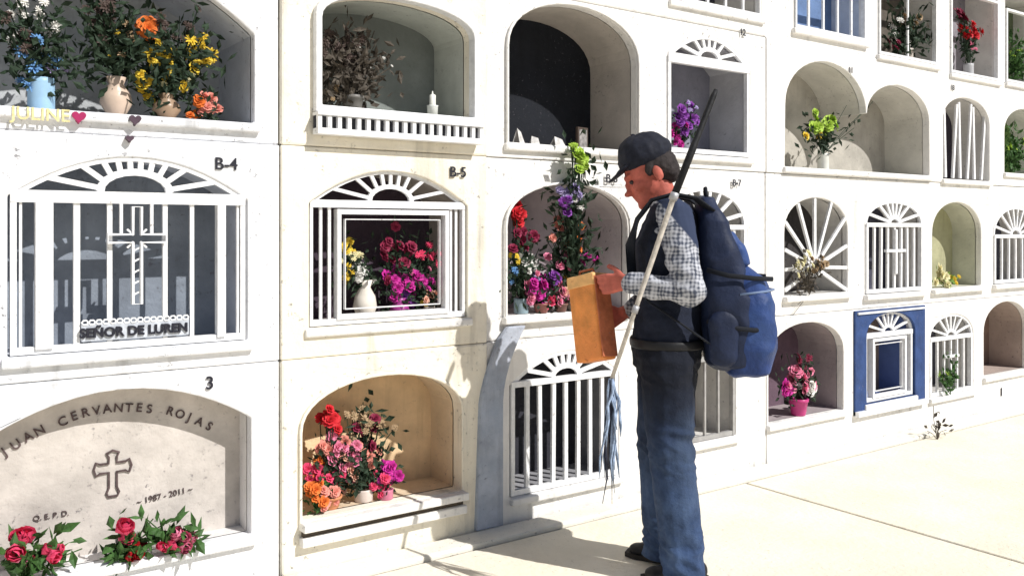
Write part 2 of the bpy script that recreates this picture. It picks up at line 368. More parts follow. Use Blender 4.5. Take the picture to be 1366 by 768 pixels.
for i,ch in enumerate(s):
    if ch==' ':continue
    t=(i/(L-1))*2-1; x=n['m']+.0+t*.33; zc=n['zt']-.098-.105*t*t; me=text_mesh(ch,.044,.0015,.012)
    me.transform(Matrix.Translation((x,yb,zc+random.uniform(-.003,.003)))@Matrix.Rotation(math.atan(.62*t)+random.uniform(-.08,.08),4,'Y')@Matrix.Rotation(R(90),4,'X')); bmj.from_mesh(me)
obj('inscription',bmj,CARV,n['ob'],recalc=False)
p=at(150,632,n['depth']); bm=bmesh.new()
cr=[(-.016,-.085),(.016,-.085),(.022,-.070),(.014,-.05),(.014,.010),(.045,.010),(.058,.002),(.066,.028),(.058,.054),(.045,.046),(.014,.046),(.014,.07),(.022,.085),(0,.095),(-.022,.085),(-.014,.07),(-.014,.046),(-.045,.046),(-.058,.054),(-.066,.028),(-.058,.002),(-.045,.010),(-.014,.010),(-.014,-.05),(-.022,-.070)]
strip(bm,[(p.x+a_*.95,p.z+b_*.9) for a_,b_ in cr],.007,.006,yb,True); obj('cross_outline',bm,CARV,n['ob'])
p=at(220,663,n['depth']); text('inscription','~ 1987 - 2011 ~',.030,p.x,yb,p.z,CARV,n['ob'],rot=-.08,off=0)
p=at(68,690,n['depth']); text('inscription','Q. E. P. D.',.026,p.x,yb,p.z,CARV,n['ob'],off=0)
n=NI['A1']; YL=M('yellow_letters',(.74,.66,.34),.7,.3,40,.4,speck=1.6,spc=(.4,.35,.2)); p=at(54,161,-.012); text('inscription','JULINE',.058,p.x,-.0225,p.z,YL,n['ob'])
def heart(px,py,sz,m):
    p=at(px,py,-.02); bm=bmesh.new(); pts=[]
    for i in range(24):
        t=2*math.pi*i/24; pts.append((p.x+sz*16*math.sin(t)**3/16,p.z+sz*(13*math.cos(t)-5*math.cos(2*t)-2*math.cos(3*t)-math.cos(4*t))/16))
    a_=[bm.verts.new((q[0],-.028,q[1])) for q in pts]; b_=[bm.verts.new((q[0],-.001,q[1])) for q in pts]
    bm.faces.new(a_); bm.faces.new(b_)
    for i in range(24): bm.faces.new((a_[i],a_[(i+1)%24],b_[(i+1)%24],b_[i]))
    obj('heart',bm,m,n['ob'])
heart(105,156,.022,M('heart_red',(.35,.02,.10),.5)); heart(180,160,.020,M('heart_dark',(.08,.05,.07),.5)); heart(173,185,.013,M('heart_dark',(.08,.05,.07),.5))
# ---------------------------------------------------------------- flowers
COL=dict(red=(.60,.02,.03),orange=(.80,.20,.04),yellow=(.80,.58,.06),white=(.80,.78,.74),pink=(.80,.24,.38),magenta=(.58,.03,.32),purple=(.26,.06,.38),
 blue=(.16,.34,.62),lime=(.42,.60,.08),cream=(.80,.74,.45),dry=(.10,.07,.06),tan=(.42,.30,.18),lilac=(.48,.40,.66),salmon=(.80,.30,.24),wine=(.25,.02,.06),rosy=(.78,.07,.17),peach=(.82,.46,.34))
BMsh={}
def blossom(c,kind):
    k=(c,kind)
    if k in BMsh: return BMsh[k]
    bm=bmesh.new(); rnd=random.Random(len(kind)+3)
    if kind=='rose': layers=[(1,7,.15,.0),(.8,6,.5,.1),(.58,5,.85,.18),(.35,4,1.15,.22)]
    elif kind=='bud': layers=[(1.15,4,1.05,0),(1.25,4,1.22,0),(1.15,3,1.38,.05)]
    else: layers=[(1,11,.12,0),(.8,9,.3,.05)]
    for (rr,nn,tilt,zo) in layers:
        ph=rnd.random()*6
        for i in range(nn):
            a=ph+2*math.pi*i/nn+rnd.uniform(-.15,.15); q=Matrix.Rotation(a,3,'Z')@Matrix.Rotation(-tilt-rnd.uniform(-.12,.12),3,'Y')
            wd=rr*(.16 if kind=='daisy' else .44)
            P=[(0,0,0),(.5*rr,-wd,.10*rr),(.9*rr,-wd*.7,.02),(rr,0,-.05*rr),(.9*rr,wd*.7,.02),(.5*rr,wd,.10*rr),(.55*rr,0,-.02 if kind!='bud' else -.3)]
            v=[bm.verts.new(q@Vector(p)+Vector((0,0,zo))) for p in P]
            for f_ in ((0,1,6),(1,2,6),(2,3,6),(3,4,6),(4,5,6),(5,0,6)): bm.faces.new([v[j] for j in f_])
    bmesh.ops.create_icosphere(bm,subdivisions=1,radius=.2,matrix=Matrix.Translation((0,0,.2)))
    me=bpy.data.meshes.new('blossom'); bm.to_mesh(me); bm.free(); me.materials.append(M('petal_'+c,COL[c],.6,.35,14,.1)); BMsh[k]=me; return me
GR=M('leaf_green',(.05,.12,.03),.6,.5,30,.1); GD=M('leaf_dark',(.025,.045,.025),.7,.5,30,.1); GL=M('leaf_lime',(.20,.36,.06),.6,.4,30,.1); GY=M('leaf_dry',(.09,.075,.06),.8,.5,30,.1)
FM=dict(g=GR,d=GD,l=GL,y=GY)
def leaf(bm,p,d,L,w):
    d=d.normalized(); s=d.cross(Vector((random.gauss(0,1),random.gauss(0,1),random.gauss(0,1)))).normalized()*w; u=d.cross(s).normalized()*w*.5
    v=[bm.verts.new(q) for q in (p,p+d*L*.5+s,p+d*L,p+d*L*.5-s,p+d*L*.5+u)]
    for f_ in ((0,1,4),(1,2,4),(2,3,4),(3,0,4)): bm.faces.new([v[j] for j in f_])
def vasemesh(kind,r,h):
    bm=bmesh.new()
    if kind=='pot': pr=[(r*.65,0),(r*.72,h*.1),(r*.92,h*.8),(r,h*.82),(r,h),(r*.86,h),(r*.8,h*.8)]
    elif kind=='jar': pr=[(r*.8,0),(r*.85,h*.05),(r*.85,h*.85),(r*.9,h),(r*.78,h),(r*.76,h*.8)]
    else: pr=[(r*.55,0),(r*.6,h*.06),(r,h*.35),(r*.85,h*.6),(r*.45,h*.82),(r*.62,h),(r*.5,h),(r*.38,h*.82)]
    lathe(bm,pr); return bm
def bouquet(name,label,cat,px,key,yd,clusters,vase=None,leaves=60,fol='g',lsize=.035,spread=.05,extra=(),den=1.6):
    z0=NI[key]['zf']+.001 if key in NI else key; b=at(px,300,yd); root=empty(name,(b.x,yd,z0)); tag(root,label,cat,'flowers placed in the niches' if key in NI else None)
    B=Vector(root.location); vh=0
    if vase:
        kind,r,h,c=vase; vh=h; obj('vase' if kind!='pot' else 'pot',vasemesh(kind,r,h),M('vase_%s'%str(c),c,.35,.15,12,.05),root,True)
    P=[]
    for cl in clusters:
        c,kind,x,y,cnt,sp,size=cl[:7]; yy=cl[7] if len(cl)>7 else yd
        for i in range(int(cnt*den+.5)):
            q=at(x+random.gauss(0,sp*.62),y+random.gauss(0,sp*.62),yy+random.uniform(-.03,.03))-B
            q.z=max(q.z,size*.5)
            P.append(q); o=bpy.data.objects.new('blossom',blossom(c,kind)); col.objects.link(o); o.parent=root; o.location=q
            sc=size*random.uniform(.75,1.25); o.scale=(sc,sc,sc)
            o.rotation_euler=Vector((random.uniform(-.7,.9),-1.1 if kind!='bud' else -.5,random.uniform(-.1,1.1))).to_track_quat('Z','Y').to_euler()
    bm=bmesh.new()
    for e in extra: P.append(at(e[0],e[1],e[2] if len(e)>2 else yd)-B)
    st=Vector((0,0,vh*.9+.002))
    for q in P:
        mid=(st+q)/2+Vector((random.uniform(-.02,.02),random.uniform(-.01,.02),.01)); tube(bm,[st,mid,q-Vector((0,-.004,.004))],.0022,4)
    for i in range(int(leaves*1.4)):
        q=random.choice(P); t=random.uniform(.3,1.08); p=st.lerp(q,t)+Vector((random.gauss(0,spread*.5),random.gauss(0,spread*.3),random.gauss(0,spread*.5)))
        p.z=max(p.z,.006)
        d=Vector((random.gauss(0,1),random.gauss(-.2,.6),random.gauss(.3,.9))); leaf(bm,p,d,lsize*random.uniform(.6,1.3),lsize*random.uniform(.15,.3))
    obj('foliage',bm,FM[fol],root,recalc=False)
    return root
A='flower arrangement'
bouquet('flower_arrangement','blue and white flowers in a pale blue vase, far left of the top niche',A,55,'A1',.10,[('blue','daisy',48,85,7,20,.024),('white','daisy',40,30,8,28,.018),('lilac','daisy',70,95,4,15,.018),('dry','daisy',25,45,6,22,.02)],('jar',.05,.11,(.35,.55,.75)),260,'d',.045,.09,[(15,20),(50,5),(30,50)])
bouquet('flower_arrangement','dried dark flowers in a tan vase between blue and yellow bouquets',A,155,'A1',.12,[('dry','daisy',140,28,12,30,.022),('tan','daisy',165,45,7,24,.018),('yellow','daisy',150,55,4,20,.014)],('vase',.055,.14,(.62,.48,.38)),320,'d',.045,.10,[(110,20),(180,10),(150,60)])
bouquet('flower_arrangement','large bunch of yellow flowers topped with orange red ones, upper left niche',A,222,'A1',.08,[('yellow','rose',212,90,13,26,.023),('yellow','daisy',262,70,9,20,.022),('orange','rose',200,38,6,12,.03),('yellow','rose',195,120,5,14,.02),('cream','daisy',240,105,7,22,.018),('dry','daisy',235,45,8,24,.02)],('vase',.05,.09,(.35,.24,.16)),380,'d',.045,.10,[(240,20),(275,40),(180,60)])
bouquet('flower_arrangement','low clump of orange red flowers at the right end of upper left niche',A,282,'A1',.04,[('salmon','rose',280,138,8,12,.024),('orange','rose',268,140,4,10,.02)],None,45,'d',.03,.04)
bouquet('dried_bouquet','grey dried bouquet filling left half of the white framed niche','dried flowers',470,'A2',.12,[('dry','daisy',465,70,22,30,.022),('white','daisy',480,85,18,28,.010),('tan','daisy',450,100,9,24,.014)],('pot',.05,.07,(.2,.19,.18)),520,'y',.045,.11,[(440,50),(500,40),(520,90),(445,110)])
bouquet('flower_arrangement','yellow and white flowers in a white vase behind fan grille door',A,487,'B2',.10,[('yellow','rose',460,330,5,8,.024),('yellow','daisy',462,365,6,12,.016),('white','rose',482,365,6,12,.022),('cream','daisy',475,345,5,12,.016)],('vase',.05,.17,(.78,.72,.64)),110,'d',.035,.06)
bouquet('flower_arrangement','magenta bouquet in purple vase behind fan grille door',A,533,'B2',.09,[('magenta','rose',535,375,12,17,.030),('pink','daisy',560,372,6,12,.016),('wine','rose',530,330,9,22,.026),('rosy','daisy',572,345,6,16,.018),('purple','rose',548,395,4,10,.024)],('vase',.045,.09,(.35,.05,.25)),240,'d',.035,.10,[(560,305),(510,310),(585,330)])
bouquet('flower_arrangement','low white and pink posy at right behind fan grille door',A,572,'B2',.06,[('peach','rose',570,395,4,8,.022),('magenta','daisy',574,380,5,10,.018),('yellow','daisy',566,404,3,6,.014)],('jar',.03,.05,(.5,.45,.4)),50,'d',.03,.04)
bouquet('flower_arrangement','tall red and pink bouquet at left of the ochre niche',A,440,'C2',.07,[('red','rose',443,562,8,11,.030),('pink','rose',455,606,12,17,.026),('rosy','rose',436,640,12,17,.026),('orange','rose',428,620,6,14,.024),('salmon','rose',440,595,8,15,.024)],('pot',.05,.05,(.6,.25,.12)),140,'d',.04,.06)
bouquet('flower_arrangement','dark leafy bouquet with peach blooms in middle of the ochre niche',A,485,'C2',.08,[('salmon','rose',482,612,11,17,.025),('peach','rose',472,632,9,15,.022),('tan','daisy',488,560,10,22,.022),('wine','rose',492,582,6,16,.022),('pink','rose',470,612,9,14,.024)],('jar',.045,.05,(.7,.6,.55)),260,'d',.045,.08,[(485,535),(510,550),(470,545)])
bouquet('flower_arrangement','small magenta bunch at right side of the ochre niche',A,515,'C2',.05,[('magenta','rose',516,630,10,11,.024),('rosy','rose',508,645,7,10,.022)],('jar',.035,.04,(.6,.2,.3)),60,'d',.03,.04)
bouquet('flower_arrangement','orange and salmon posy at far left floor of the ochre niche',A,424,'C2',.03,[('orange','rose',424,655,8,10,.024),('salmon','rose',440,660,6,9,.022)],None,40,'g',.03,.03)
bouquet('flower_arrangement','red blooms above blue and white ones, left of the tall bouquet',A,695,'B3',.06,[('red','rose',690,285,6,9,.030),('wine','rose',700,315,4,14,.026),('blue','daisy',690,360,7,12,.022),('white','rose',702,352,7,13,.022),('yellow','daisy',688,340,5,9,.018),('lilac','rose',712,368,5,10,.020)],('jar',.04,.07,(.3,.4,.45)),200,'d',.045,.08,[(700,300),(720,330)])
bouquet('flower_arrangement','tall spray with lime green tip, lilac and orange blooms rising above its niche',A,765,'B3',.03,[('lilac','rose',765,258,9,14,.028,-.05),('purple','rose',755,270,5,14,.024,-.05),('white','daisy',775,262,5,14,.018,-.05),('orange','rose',763,318,8,12,.026),('salmon','rose',745,300,6,16,.020),('lime','rose',770,216,6,10,.026,-.07),('lime','daisy',766,198,4,5,.02,-.07),('pink','rose',750,350,7,18,.020),('magenta','rose',770,345,5,16,.022)],('vase',.05,.08,(.25,.23,.20)),360,'d',.05,.11,[(740,280),(790,300),(730,320),(785,340),(760,360),(740,350),(790,370)])
bouquet('flower_arrangement','low magenta and pink bunch in front of the tall green spray',A,722,'B3',.03,[('magenta','rose',722,384,11,12,.030),('pink','rose',706,394,8,11,.024),('purple','rose',735,375,4,10,.024),('yellow','daisy',745,374,4,10,.016)],('pot',.04,.045,(.3,.12,.1)),60,'d',.035,.05)
bouquet('flower_arrangement','pink and peach posy on niche floor close behind the orange case',A,748,'B3',.02,[('pink','rose',748,396,8,10,.024),('peach','rose',756,385,5,9,.022),('rosy','rose',740,402,4,8,.02)],('pot',.035,.04,(.2,.1,.08)),50,'d',.035,.05)
bouquet('flower_arrangement','purple bouquet leaning in the grey niche beside the pole tip',A,912,'A4',.08,[('purple','rose',912,160,9,14,.030),('magenta','rose',905,180,6,11,.024),('lilac','daisy',918,145,3,10,.018)],('jar',.04,.06,(.3,.3,.35)),90,'d',.035,.06)
bouquet('flower_arrangement','lime yellow flowers in the double arched niche',A,1098,'A5',.08,[('lime','rose',1098,168,12,12,.036),('yellow','rose',1090,178,4,9,.028)],('jar',.04,.10,(.7,.7,.65)),110,'d',.05,.07,[(1130,140),(1150,150),(1165,135),(1140,170)])
bouquet('flower_arrangement','cream and tan flowers tied below the sunburst grille',A,1080,'B5',-.02,[('cream','daisy',1075,348,6,12,.026),('tan','rose',1090,352,5,12,.024),('white','daisy',1062,355,4,8,.022)],None,70,'y',.04,.05,[(1058,420),(1065,405)])
bouquet('flower_arrangement','small cream flowers on floor of the plain olive niche',A,1260,'B7',.04,[('cream','rose',1258,370,8,9,.034),('yellow','daisy',1272,374,3,7,.022)],None,30,'l',.035,.04)
bouquet('flower_arrangement','pink flowers in a magenta pot in the lowest dark niche',A,1065,'C5',.06,[('pink','rose',1062,508,13,17,.042),('white','rose',1080,514,4,10,.030),('magenta','rose',1050,522,5,10,.034),('wine','daisy',1070,485,4,16,.026)],('pot',.06,.10,(.5,.05,.2)),110,'d',.05,.08,[(1050,470),(1085,470)])
bouquet('leafy_bouquet','green leafy bunch behind the white grille right of blue surround',A,1268,'C7',-.02,[('lime','daisy',1262,500,3,8,.022)],None,70,'g',.045,.04,[(1264,470),(1272,480),(1265,495)])
bouquet('flower_arrangement','white and tan flowers in the top row second from right',A,1210,'Z6',.06,[('white','daisy',1205,45,7,16,.030),('tan','rose',1220,30,5,16,.034),('wine','daisy',1195,60,4,10,.026)],('jar',.045,.09,(.5,.45,.4)),220,'d',.06,.10,[(1190,15),(1230,10)])
bouquet('flower_arrangement','red bouquet in the top row niche near the corner',A,1292,'Z7',.05,[('red','rose',1290,42,8,10,.040),('wine','rose',1286,18,5,9,.034),('pink','daisy',1298,62,3,6,.026)],('jar',.04,.10,(.5,.5,.52)),80,'d',.05,.06)
bouquet('leafy_bouquet','dark green leaves in the rightmost top row niche',A,1352,'Z8',.05,[('lime','daisy',1352,70,3,8,.024)],None,140,'g',.06,.08,[(1350,40),(1358,60),(1352,90)])
bouquet('leafy_bouquet','bright green leaves in rightmost niche of the second row',A,1353,'A8',.05,[('lime','daisy',1352,195,4,8,.026)],None,140,'g',.06,.08,[(1352,175),(1358,190),(1350,210)])
for (px,lab,cl,ex) in ((30,'pink and red rosebuds laid at left end of the carved slab niche',[('rosy','bud',26,725,3,8,.042),('rosy','bud',55,745,3,12,.036),('pink','bud',22,748,2,6,.030)],[(85,720),(100,745),(110,730),(70,735)]),
  (168,'bright red rosebuds standing in middle of the carved slab niche',[('rosy','bud',160,718,2,7,.046),('red','bud',176,745,3,9,.034)],[(205,690),(195,715),(215,700)]),
  (235,'pink red rosebuds with long leaves at right of the carved slab niche',[('rosy','bud',225,745,3,9,.034),('pink','bud',248,725,3,10,.032)],[(255,700),(210,715),(265,715),(195,690)])):
    bouquet('rose_bunch',lab,'roses',px,'C1',-.0,cl,None,75,'g',.060,.045,ex,den=1.5)
bouquet('weed','small sparse dark plant growing at foot of the wall','plant',1250,.0,-.22,[('dry','daisy',1250,566,2,4,.010,-.22)],None,13,'y',.045,.035,[(1246,540,-.22),(1252,560,-.22),(1264,572,-.22),(1238,574,-.22)])
p=at(577,120,.08); e=empty('candle',(p.x,.08,NI['A2']['zf'])); tag(e,'white candle in a glass cup standing in the white framed niche','candle')
bm=bmesh.new(); lathe(bm,[(.022,0),(.024,.05),(.026,.055),(.02,.055)]); obj('cup',bm,M('cup_glass',(.7,.72,.7),.2),e,True)
bm=bmesh.new(); lathe(bm,[(.014,.01),(.014,.10),(.004,.105),(.002,.118)]); obj('wax',bm,M('wax',(.8,.8,.74),.4),e,True)
for px,w,h,lab,rz in ((692,.06,.075,'white folded card leaning at left end of the black niche',.5),(713,.045,.045,'small grey card beside white one in the black niche',-.4),(744,.08,.05,'pale folded card at middle of the black niche',.2)):
    p=at(px,190,.06); e=empty('folded_card',(p.x,.06,NI['A3']['zf']),rz); tag(e,lab,'card')
    bm=bmesh.new()
    for sg in (-1,1):
        v=[bm.verts.new(q) for q in ((-w/2,sg*.02,0),(w/2,sg*.02,0),(w/2*.8,0,h*.8),(-w/2*.6,0,h))]; bm.faces.new(v)
    obj('panel',bm,M('card_white',(.60,.58,.56),.8,.4,40),e,recalc=False)
p=at(785,175,.05); e=empty('framed_photo',(p.x,.1,NI['A3']['zf']),.2); tag(e,'small dark framed picture leaning inside the black niche','frame')
bm=bmesh.new(); box(bm,-.04,.04,-.008,.008,0,.11); bevelled('frame',bm,M('dark_wood',(.07,.05,.04)),e,.003); bm=bmesh.new(); box(bm,-.03,.03,-.0095,-.0082,.012,.098); obj('picture',bm,M('picture_grey',(.3,.28,.27),.5,.6,50),e)
# ---------------------------------------------------------------- person
USV=[];USF=[]
nu,nv=14,9
USV.append(Vector((0,0,1)))
for j in range(1,nv):
    th=math.pi*j/nv
    for i in range(nu): USV.append(Vector((math.sin(th)*math.cos(2*math.pi*i/nu),math.sin(th)*math.sin(2*math.pi*i/nu),math.cos(th))))
USV.append(Vector((0,0,-1)))
for i in range(nu):
    USF.append((0,1+i,1+(i+1)%nu)); b0=1+(nv-2)*nu; USF.append((len(USV)-1,b0+(i+1)%nu,b0+i))
    for j in range(nv-2): a0=1+j*nu; USF.append((a0+i,a0+nu+i,a0+nu+(i+1)%nu,a0+(i+1)%nu))
class Soup:
    def __init__(s): s.v=[]; s.f=[]
def sph(bm,c,r,rot=None):
    c=Vector(c); m=rot.to_3x3() if rot is not None else None; o=len(bm.v)
    for v in USV:
        q=Vector((v.x*r[0],v.y*r[1],v.z*r[2]))
        if m is not None: q=m@q
        bm.v.append(tuple(c+q))
    bm.f.extend(tuple(o+k for k in f) for f in USF)
def sobj(name,sp,m,parent):
    me=bpy.data.meshes.new(name); me.from_pydata(sp.v,[],sp.f); return link(name,me,m,parent,True)
def chain(bm,pts,step=.018):
    for (c0,r0),(c1,r1) in zip(pts,pts[1:]):
        c0,c1=Vector(c0),Vector(c1); r0=Vector((r0,)*3) if not hasattr(r0,'__len__') else Vector(r0); r1=Vector((r1,)*3) if not hasattr(r1,'__len__') else Vector(r1)
        n=max(1,int((c1-c0).length/step))
        for i in range(n+1): t=i/n; sph(bm,c0.lerp(c1,t),r0.lerp(r1,t))
def fuse(name,bm,m,parent,voxel=.007,smooth=4,wr=0,fr=14,cutz=None,strch=(1,1,1),fold=0):
    me=bpy.data.meshes.new('t')
    if isinstance(bm,Soup): me.from_pydata(bm.v,[],bm.f)
    else: bm.to_mesh(me); bm.free()
    me=evd(me,[('REMESH',dict(mode='VOXEL',voxel_size=voxel)),('SMOOTH',dict(factor=.5,iterations=smooth))])
    if wr:
        nn=[v.normal.copy() for v in me.vertices]
        for v,q in zip(me.vertices,nn):
            c=Vector((v.co.x*strch[0],v.co.y*strch[1],v.co.z*strch[2]))
            a=noise.noise(c*fr); b=1-3*abs(noise.noise(c*fr*.8+Vector((5,1,2))))
            g=0
            if fold:
                z=v.co.z; k=math.exp(-((z-.50)/.10)**2)+math.exp(-((z-.10)/.10)**2)*1.2+math.exp(-((z-.80)/.08)**2)*.8
                c2=Vector((v.co.x*.6+v.co.z*.5,v.co.y*.6,v.co.z*2.0-v.co.x*.8)); g=fold*k*(1-3.2*abs(noise.noise(c2*11)))
            v.co+=q*(wr*(a*.7+b*.6)+g)
    if cutz is not None:
        b2=bmesh.new(); b2.from_mesh(me)
        for z,up in cutz:
            bmesh.ops.bisect_plane(b2,geom=b2.verts[:]+b2.edges[:]+b2.faces[:],plane_co=(0,0,z),plane_no=(0,0,1),clear_outer=not up,clear_inner=up)
        b2.to_mesh(me); b2.free()
    return link(name,me,m,parent,True)
PX,PY=7.134,-.790; PRZ=R(136)
PER=empty('person',(PX,PY,0),PRZ); tag(PER,'person in dark cap, checked shirt and jeans standing sideways before the niches, head bowed','person')
SK=M('skin',(.50,.13,.095),.6,.3,24,.15); HP=Matrix.Translation((.004,0,1.495))@Matrix.Rotation(R(28),4,'Y')@Matrix.Translation((-.02,0,-1.50))
bm=Soup()
for c,r in (((.045,0,1.605),(.096,.075,.100)),((.070,0,1.545),(.074,.062,.078)),((.098,0,1.505),(.050,.044,.042)),((.128,0,1.480),(.024,.024,.022)),
            ((.158,0,1.545),(.022,.014,.013)),((.146,0,1.568),(.016,.010,.024)),((.122,0,1.603),(.030,.055,.014)),((.100,.040,1.553),(.038,.024,.027)),((.100,-.040,1.553),(.038,.024,.027)),
            ((.138,0,1.522),(.016,.024,.006)),((.135,0,1.508),(.016,.022,.007)),((.025,.080,1.560),(.020,.009,.032)),((.025,-.080,1.560),(.020,.009,.032)),((.032,.082,1.540),(.010,.008,.014)),((.032,-.082,1.540),(.010,.008,.014))):
    sph(bm,HP@Vector(c),r,Matrix.Rotation(R(28),4,'Y'))
chain(bm,[((-.015,0,1.38),.060),((.01,0,1.44),.054),((.035,0,1.51),.054)])
chain(bm,[((0,0,.93),(.105,.15,.08)),((0,0,1.08),(.095,.135,.09)),((-.015,0,1.26),(.11,.16,.10)),((-.02,0,1.38),(.07,.17,.05))],.03)
LW=Vector((.150,.180,1.135)); RW=Vector((.165,-.060,1.00))
chain(bm,[((-.02,.165,1.385),.055),((-.070,.225,1.105),.042),(LW,.027)]); chain(bm,[((-.02,-.17,1.385),.055),((-.06,-.22,1.10),.042),(RW,.027)])
chain(bm,[((0,.085,.90),.085),((.0,.095,.50),.052),((-.05,.10,.10),.036)],.03); chain(bm,[((0,-.085,.90),.085),((.03,-.095,.50),.052),((.01,-.10,.10),.036)],.03)
def hand(bm,w,d,nrm,side,curl):
    d=d.normalized(); nrm=(nrm-d*nrm.dot(d)).normalized(); ac=d.cross(nrm)*side
    for i in range(6):
        t=i/5; c=w+d*(.015+.065*t)
        for k in (-1,-.33,.33,1): sph(bm,c+ac*k*(.018+.010*t),(.013,.013,.013))
    for i,(o,L) in enumerate(((.030,.072),(.010,.080),(-.011,.074),(-.031,.058))):
        p=w+d*.082+ac*o; a=0; seg=(.45*L,.32*L,.26*L); pts=[(p,.0100)]
        for j,s in enumerate(seg):
            a+=curl[j]+i*.05; dd=d*math.cos(a)+nrm*math.sin(a); p=p+dd*s; pts.append((p,.0092-.0009*j))
        chain(bm,pts,.005)
    p=w+d*.025+ac*.026; pts=[(p,.013)]
    for L,f,g in ((.032,.55,.35),(.026,.85,.55),(.022,.95,.3)):
        p=p+(d*f+ac*.5*(1-f)+nrm*g+ac*.35).normalized()*L; pts.append((p,.0105))
    chain(bm,pts,.005)
hand(bm,LW,Vector((.88,-.40,-.12)),Vector((-.3,-1,0)),-1,(.20,.40,.5))
hand(bm,RW,Vector((.85,.25,-.45)),Vector((.2,.9,.35)),1,(.4,.6,.5))
fuse('body',bm,SK,PER,.0055,3)
for s in (-1,1):
    bm=Soup(); sph(bm,HP@Vector((.128,.030*s,1.577)),(.011,.013,.009)); sobj('eye',bm,M('eye_dark',(.05,.04,.04),.3),PER)
bm=Soup()
for c,r in (((.010,0,1.590),(.080,.080,.075)),((-.02,0,1.55),(.042,.064,.050)),((.045,.074,1.59),(.020,.010,.03)),((.045,-.074,1.59),(.020,.010,.03))): sph(bm,HP@Vector(c),r)
fuse('hair',bm,M('hair_dark',(.035,.028,.028),.8,.4,60,.4),PER,.006,3,.003,60)
CAPM=M('cap_cloth',(.013,.015,.026),.75,.3,40,.3)
bm=Soup(); T=Matrix.Rotation(R(24),4,'Y')
for c,r in (((.036,0,1.650),(.112,.092,.068)),((.036,0,1.670),(.102,.086,.068)),((.055,0,1.686),(.075,.070,.055))): sph(bm,HP@Vector(c),r,T)
cap=fuse('cap',bm,CAPM,PER,.005,2,.004,24)
bm=Soup(); sph(bm,HP@Vector((.142,0,1.634)),(.070,.070,.008),Matrix.Rotation(R(40),4,'Y')); sph(bm,HP@Vector((.115,0,1.640)),(.055,.078,.012),Matrix.Rotation(R(34),4,'Y')); fuse('brim',bm,CAPM,cap,.004,1)
bm=Soup(); sph(bm,HP@Vector((.038,0,1.740)),(.009,.009,.006)); sobj('button',bm,CAPM,cap)
def plaid():
    m=bpy.data.materials.new('checked_cloth'); m.use_nodes=True; nt=m.node_tree; N=nt.nodes; L=nt.links; b=N['Principled BSDF']; b.inputs['Roughness'].default_value=.9
    tc=N.new('ShaderNodeTexCoord'); cur=None
    dn=N.new('ShaderNodeTexNoise'); dn.inputs['Scale'].default_value=14; L.new(tc.outputs['Object'],dn.inputs['Vector'])
    va=N.new('ShaderNodeVectorMath'); va.operation='MULTIPLY_ADD'; va.inputs[1].default_value=(.03,.03,.03); L.new(dn.outputs['Color'],va.inputs[0]); L.new(tc.outputs['Object'],va.inputs[2])
    sp=N.new('ShaderNodeSeparateXYZ'); L.new(va.outputs[0],sp.inputs[0])
    def mth(op,x,v):
        z=N.new('ShaderNodeMath'); z.operation=op; L.new(x,z.inputs[0])
        if isinstance(v,(int,float)): z.inputs[1].default_value=v
        elif v is not None: L.new(v,z.inputs[1])
        return z.outputs[0]
    for ax,fr,k in (('X',430,.35),('Z',430,.35),('Z',105,.25),('X',110,.2)):
        q=mth('MULTIPLY',mth('SINE',mth('MULTIPLY',sp.outputs[ax],fr),None),k)
        cur=q if cur is None else mth('ADD',cur,q)
    n2=N.new('ShaderNodeTexNoise'); n2.inputs['Scale'].default_value=45; n2.inputs['Detail'].default_value=4; L.new(tc.outputs['Object'],n2.inputs['Vector'])
    cur=mth('ADD',cur,mth('MULTIPLY',mth('SUBTRACT',n2.outputs[0],.5),2.6))
    r=N.new('ShaderNodeValToRGB'); r.color_ramp.elements[0].position=.15; r.color_ramp.elements[0].color=(.05,.06,.09,1); r.color_ramp.elements[1].position=.85; r.color_ramp.elements[1].color=(.50,.51,.56,1)
    mr=N.new('ShaderNodeMapRange'); mr.inputs[1].default_value=-1; mr.inputs[2].default_value=1; L.new(cur,mr.inputs[0]); L.new(mr.outputs[0],r.inputs[0])
    s2=N.new('ShaderNodeSeparateXYZ'); L.new(tc.outputs['Object'],s2.inputs[0])
    zz=mth('SUBTRACT',s2.outputs['Z'],mth('MULTIPLY',s2.outputs['X'],1.2)); m2=N.new('ShaderNodeMapRange'); m2.inputs[1].default_value=1.385; m2.inputs[2].default_value=1.395; L.new(zz,m2.inputs[0])
    x=N.new('ShaderNodeMix'); x.data_type='RGBA'; L.new(m2.outputs[0],x.inputs[0]); L.new(r.outputs[0],x.inputs[6]); x.inputs[7].default_value=(.02,.032,.075,1); L.new(x.outputs[2],b.inputs['Base Color']); return m
PL=plaid()
bm=Soup()
chain(bm,[((0,0,.96),(.118,.160,.06)),((0,0,1.10),(.108,.150,.09)),((-.015,0,1.26),(.120,.172,.10)),((-.02,0,1.385),(.082,.175,.052))],.03)
chain(bm,[((-.02,.168,1.385),.062),((-.05,.205,1.22),.060),((-.075,.225,1.105),.055),((.0,.21,1.115),.051),((.130,.186,1.130),.040)])
chain(bm,[((-.02,-.178,1.385),.066),((-.06,-.225,1.10),.058),((.13,-.07,1.01),.042)])
chain(bm,[((-.012,0,1.40),(.078,.085,.03)),((-.002,0,1.435),(.068,.072,.018))])
fuse('shirt',bm,PL,PER,.006,2,.010,14,strch=(1,1,1.4))
VM=M('vest_cloth',(.014,.018,.034),.9,.35,25,.3)
bm=Soup()
chain(bm,[((0,0,.90),(.138,.175,.05)),((0,0,1.02),(.130,.168,.07)),((0,0,1.10),(.126,.164,.09)),((-.01,0,1.26),(.135,.176,.10)),((-.018,0,1.37),(.100,.160,.060)),((-.018,0,1.40),(.085,.120,.045))],.03)
fuse('vest',bm,VM,PER,.007,2,.009,12)
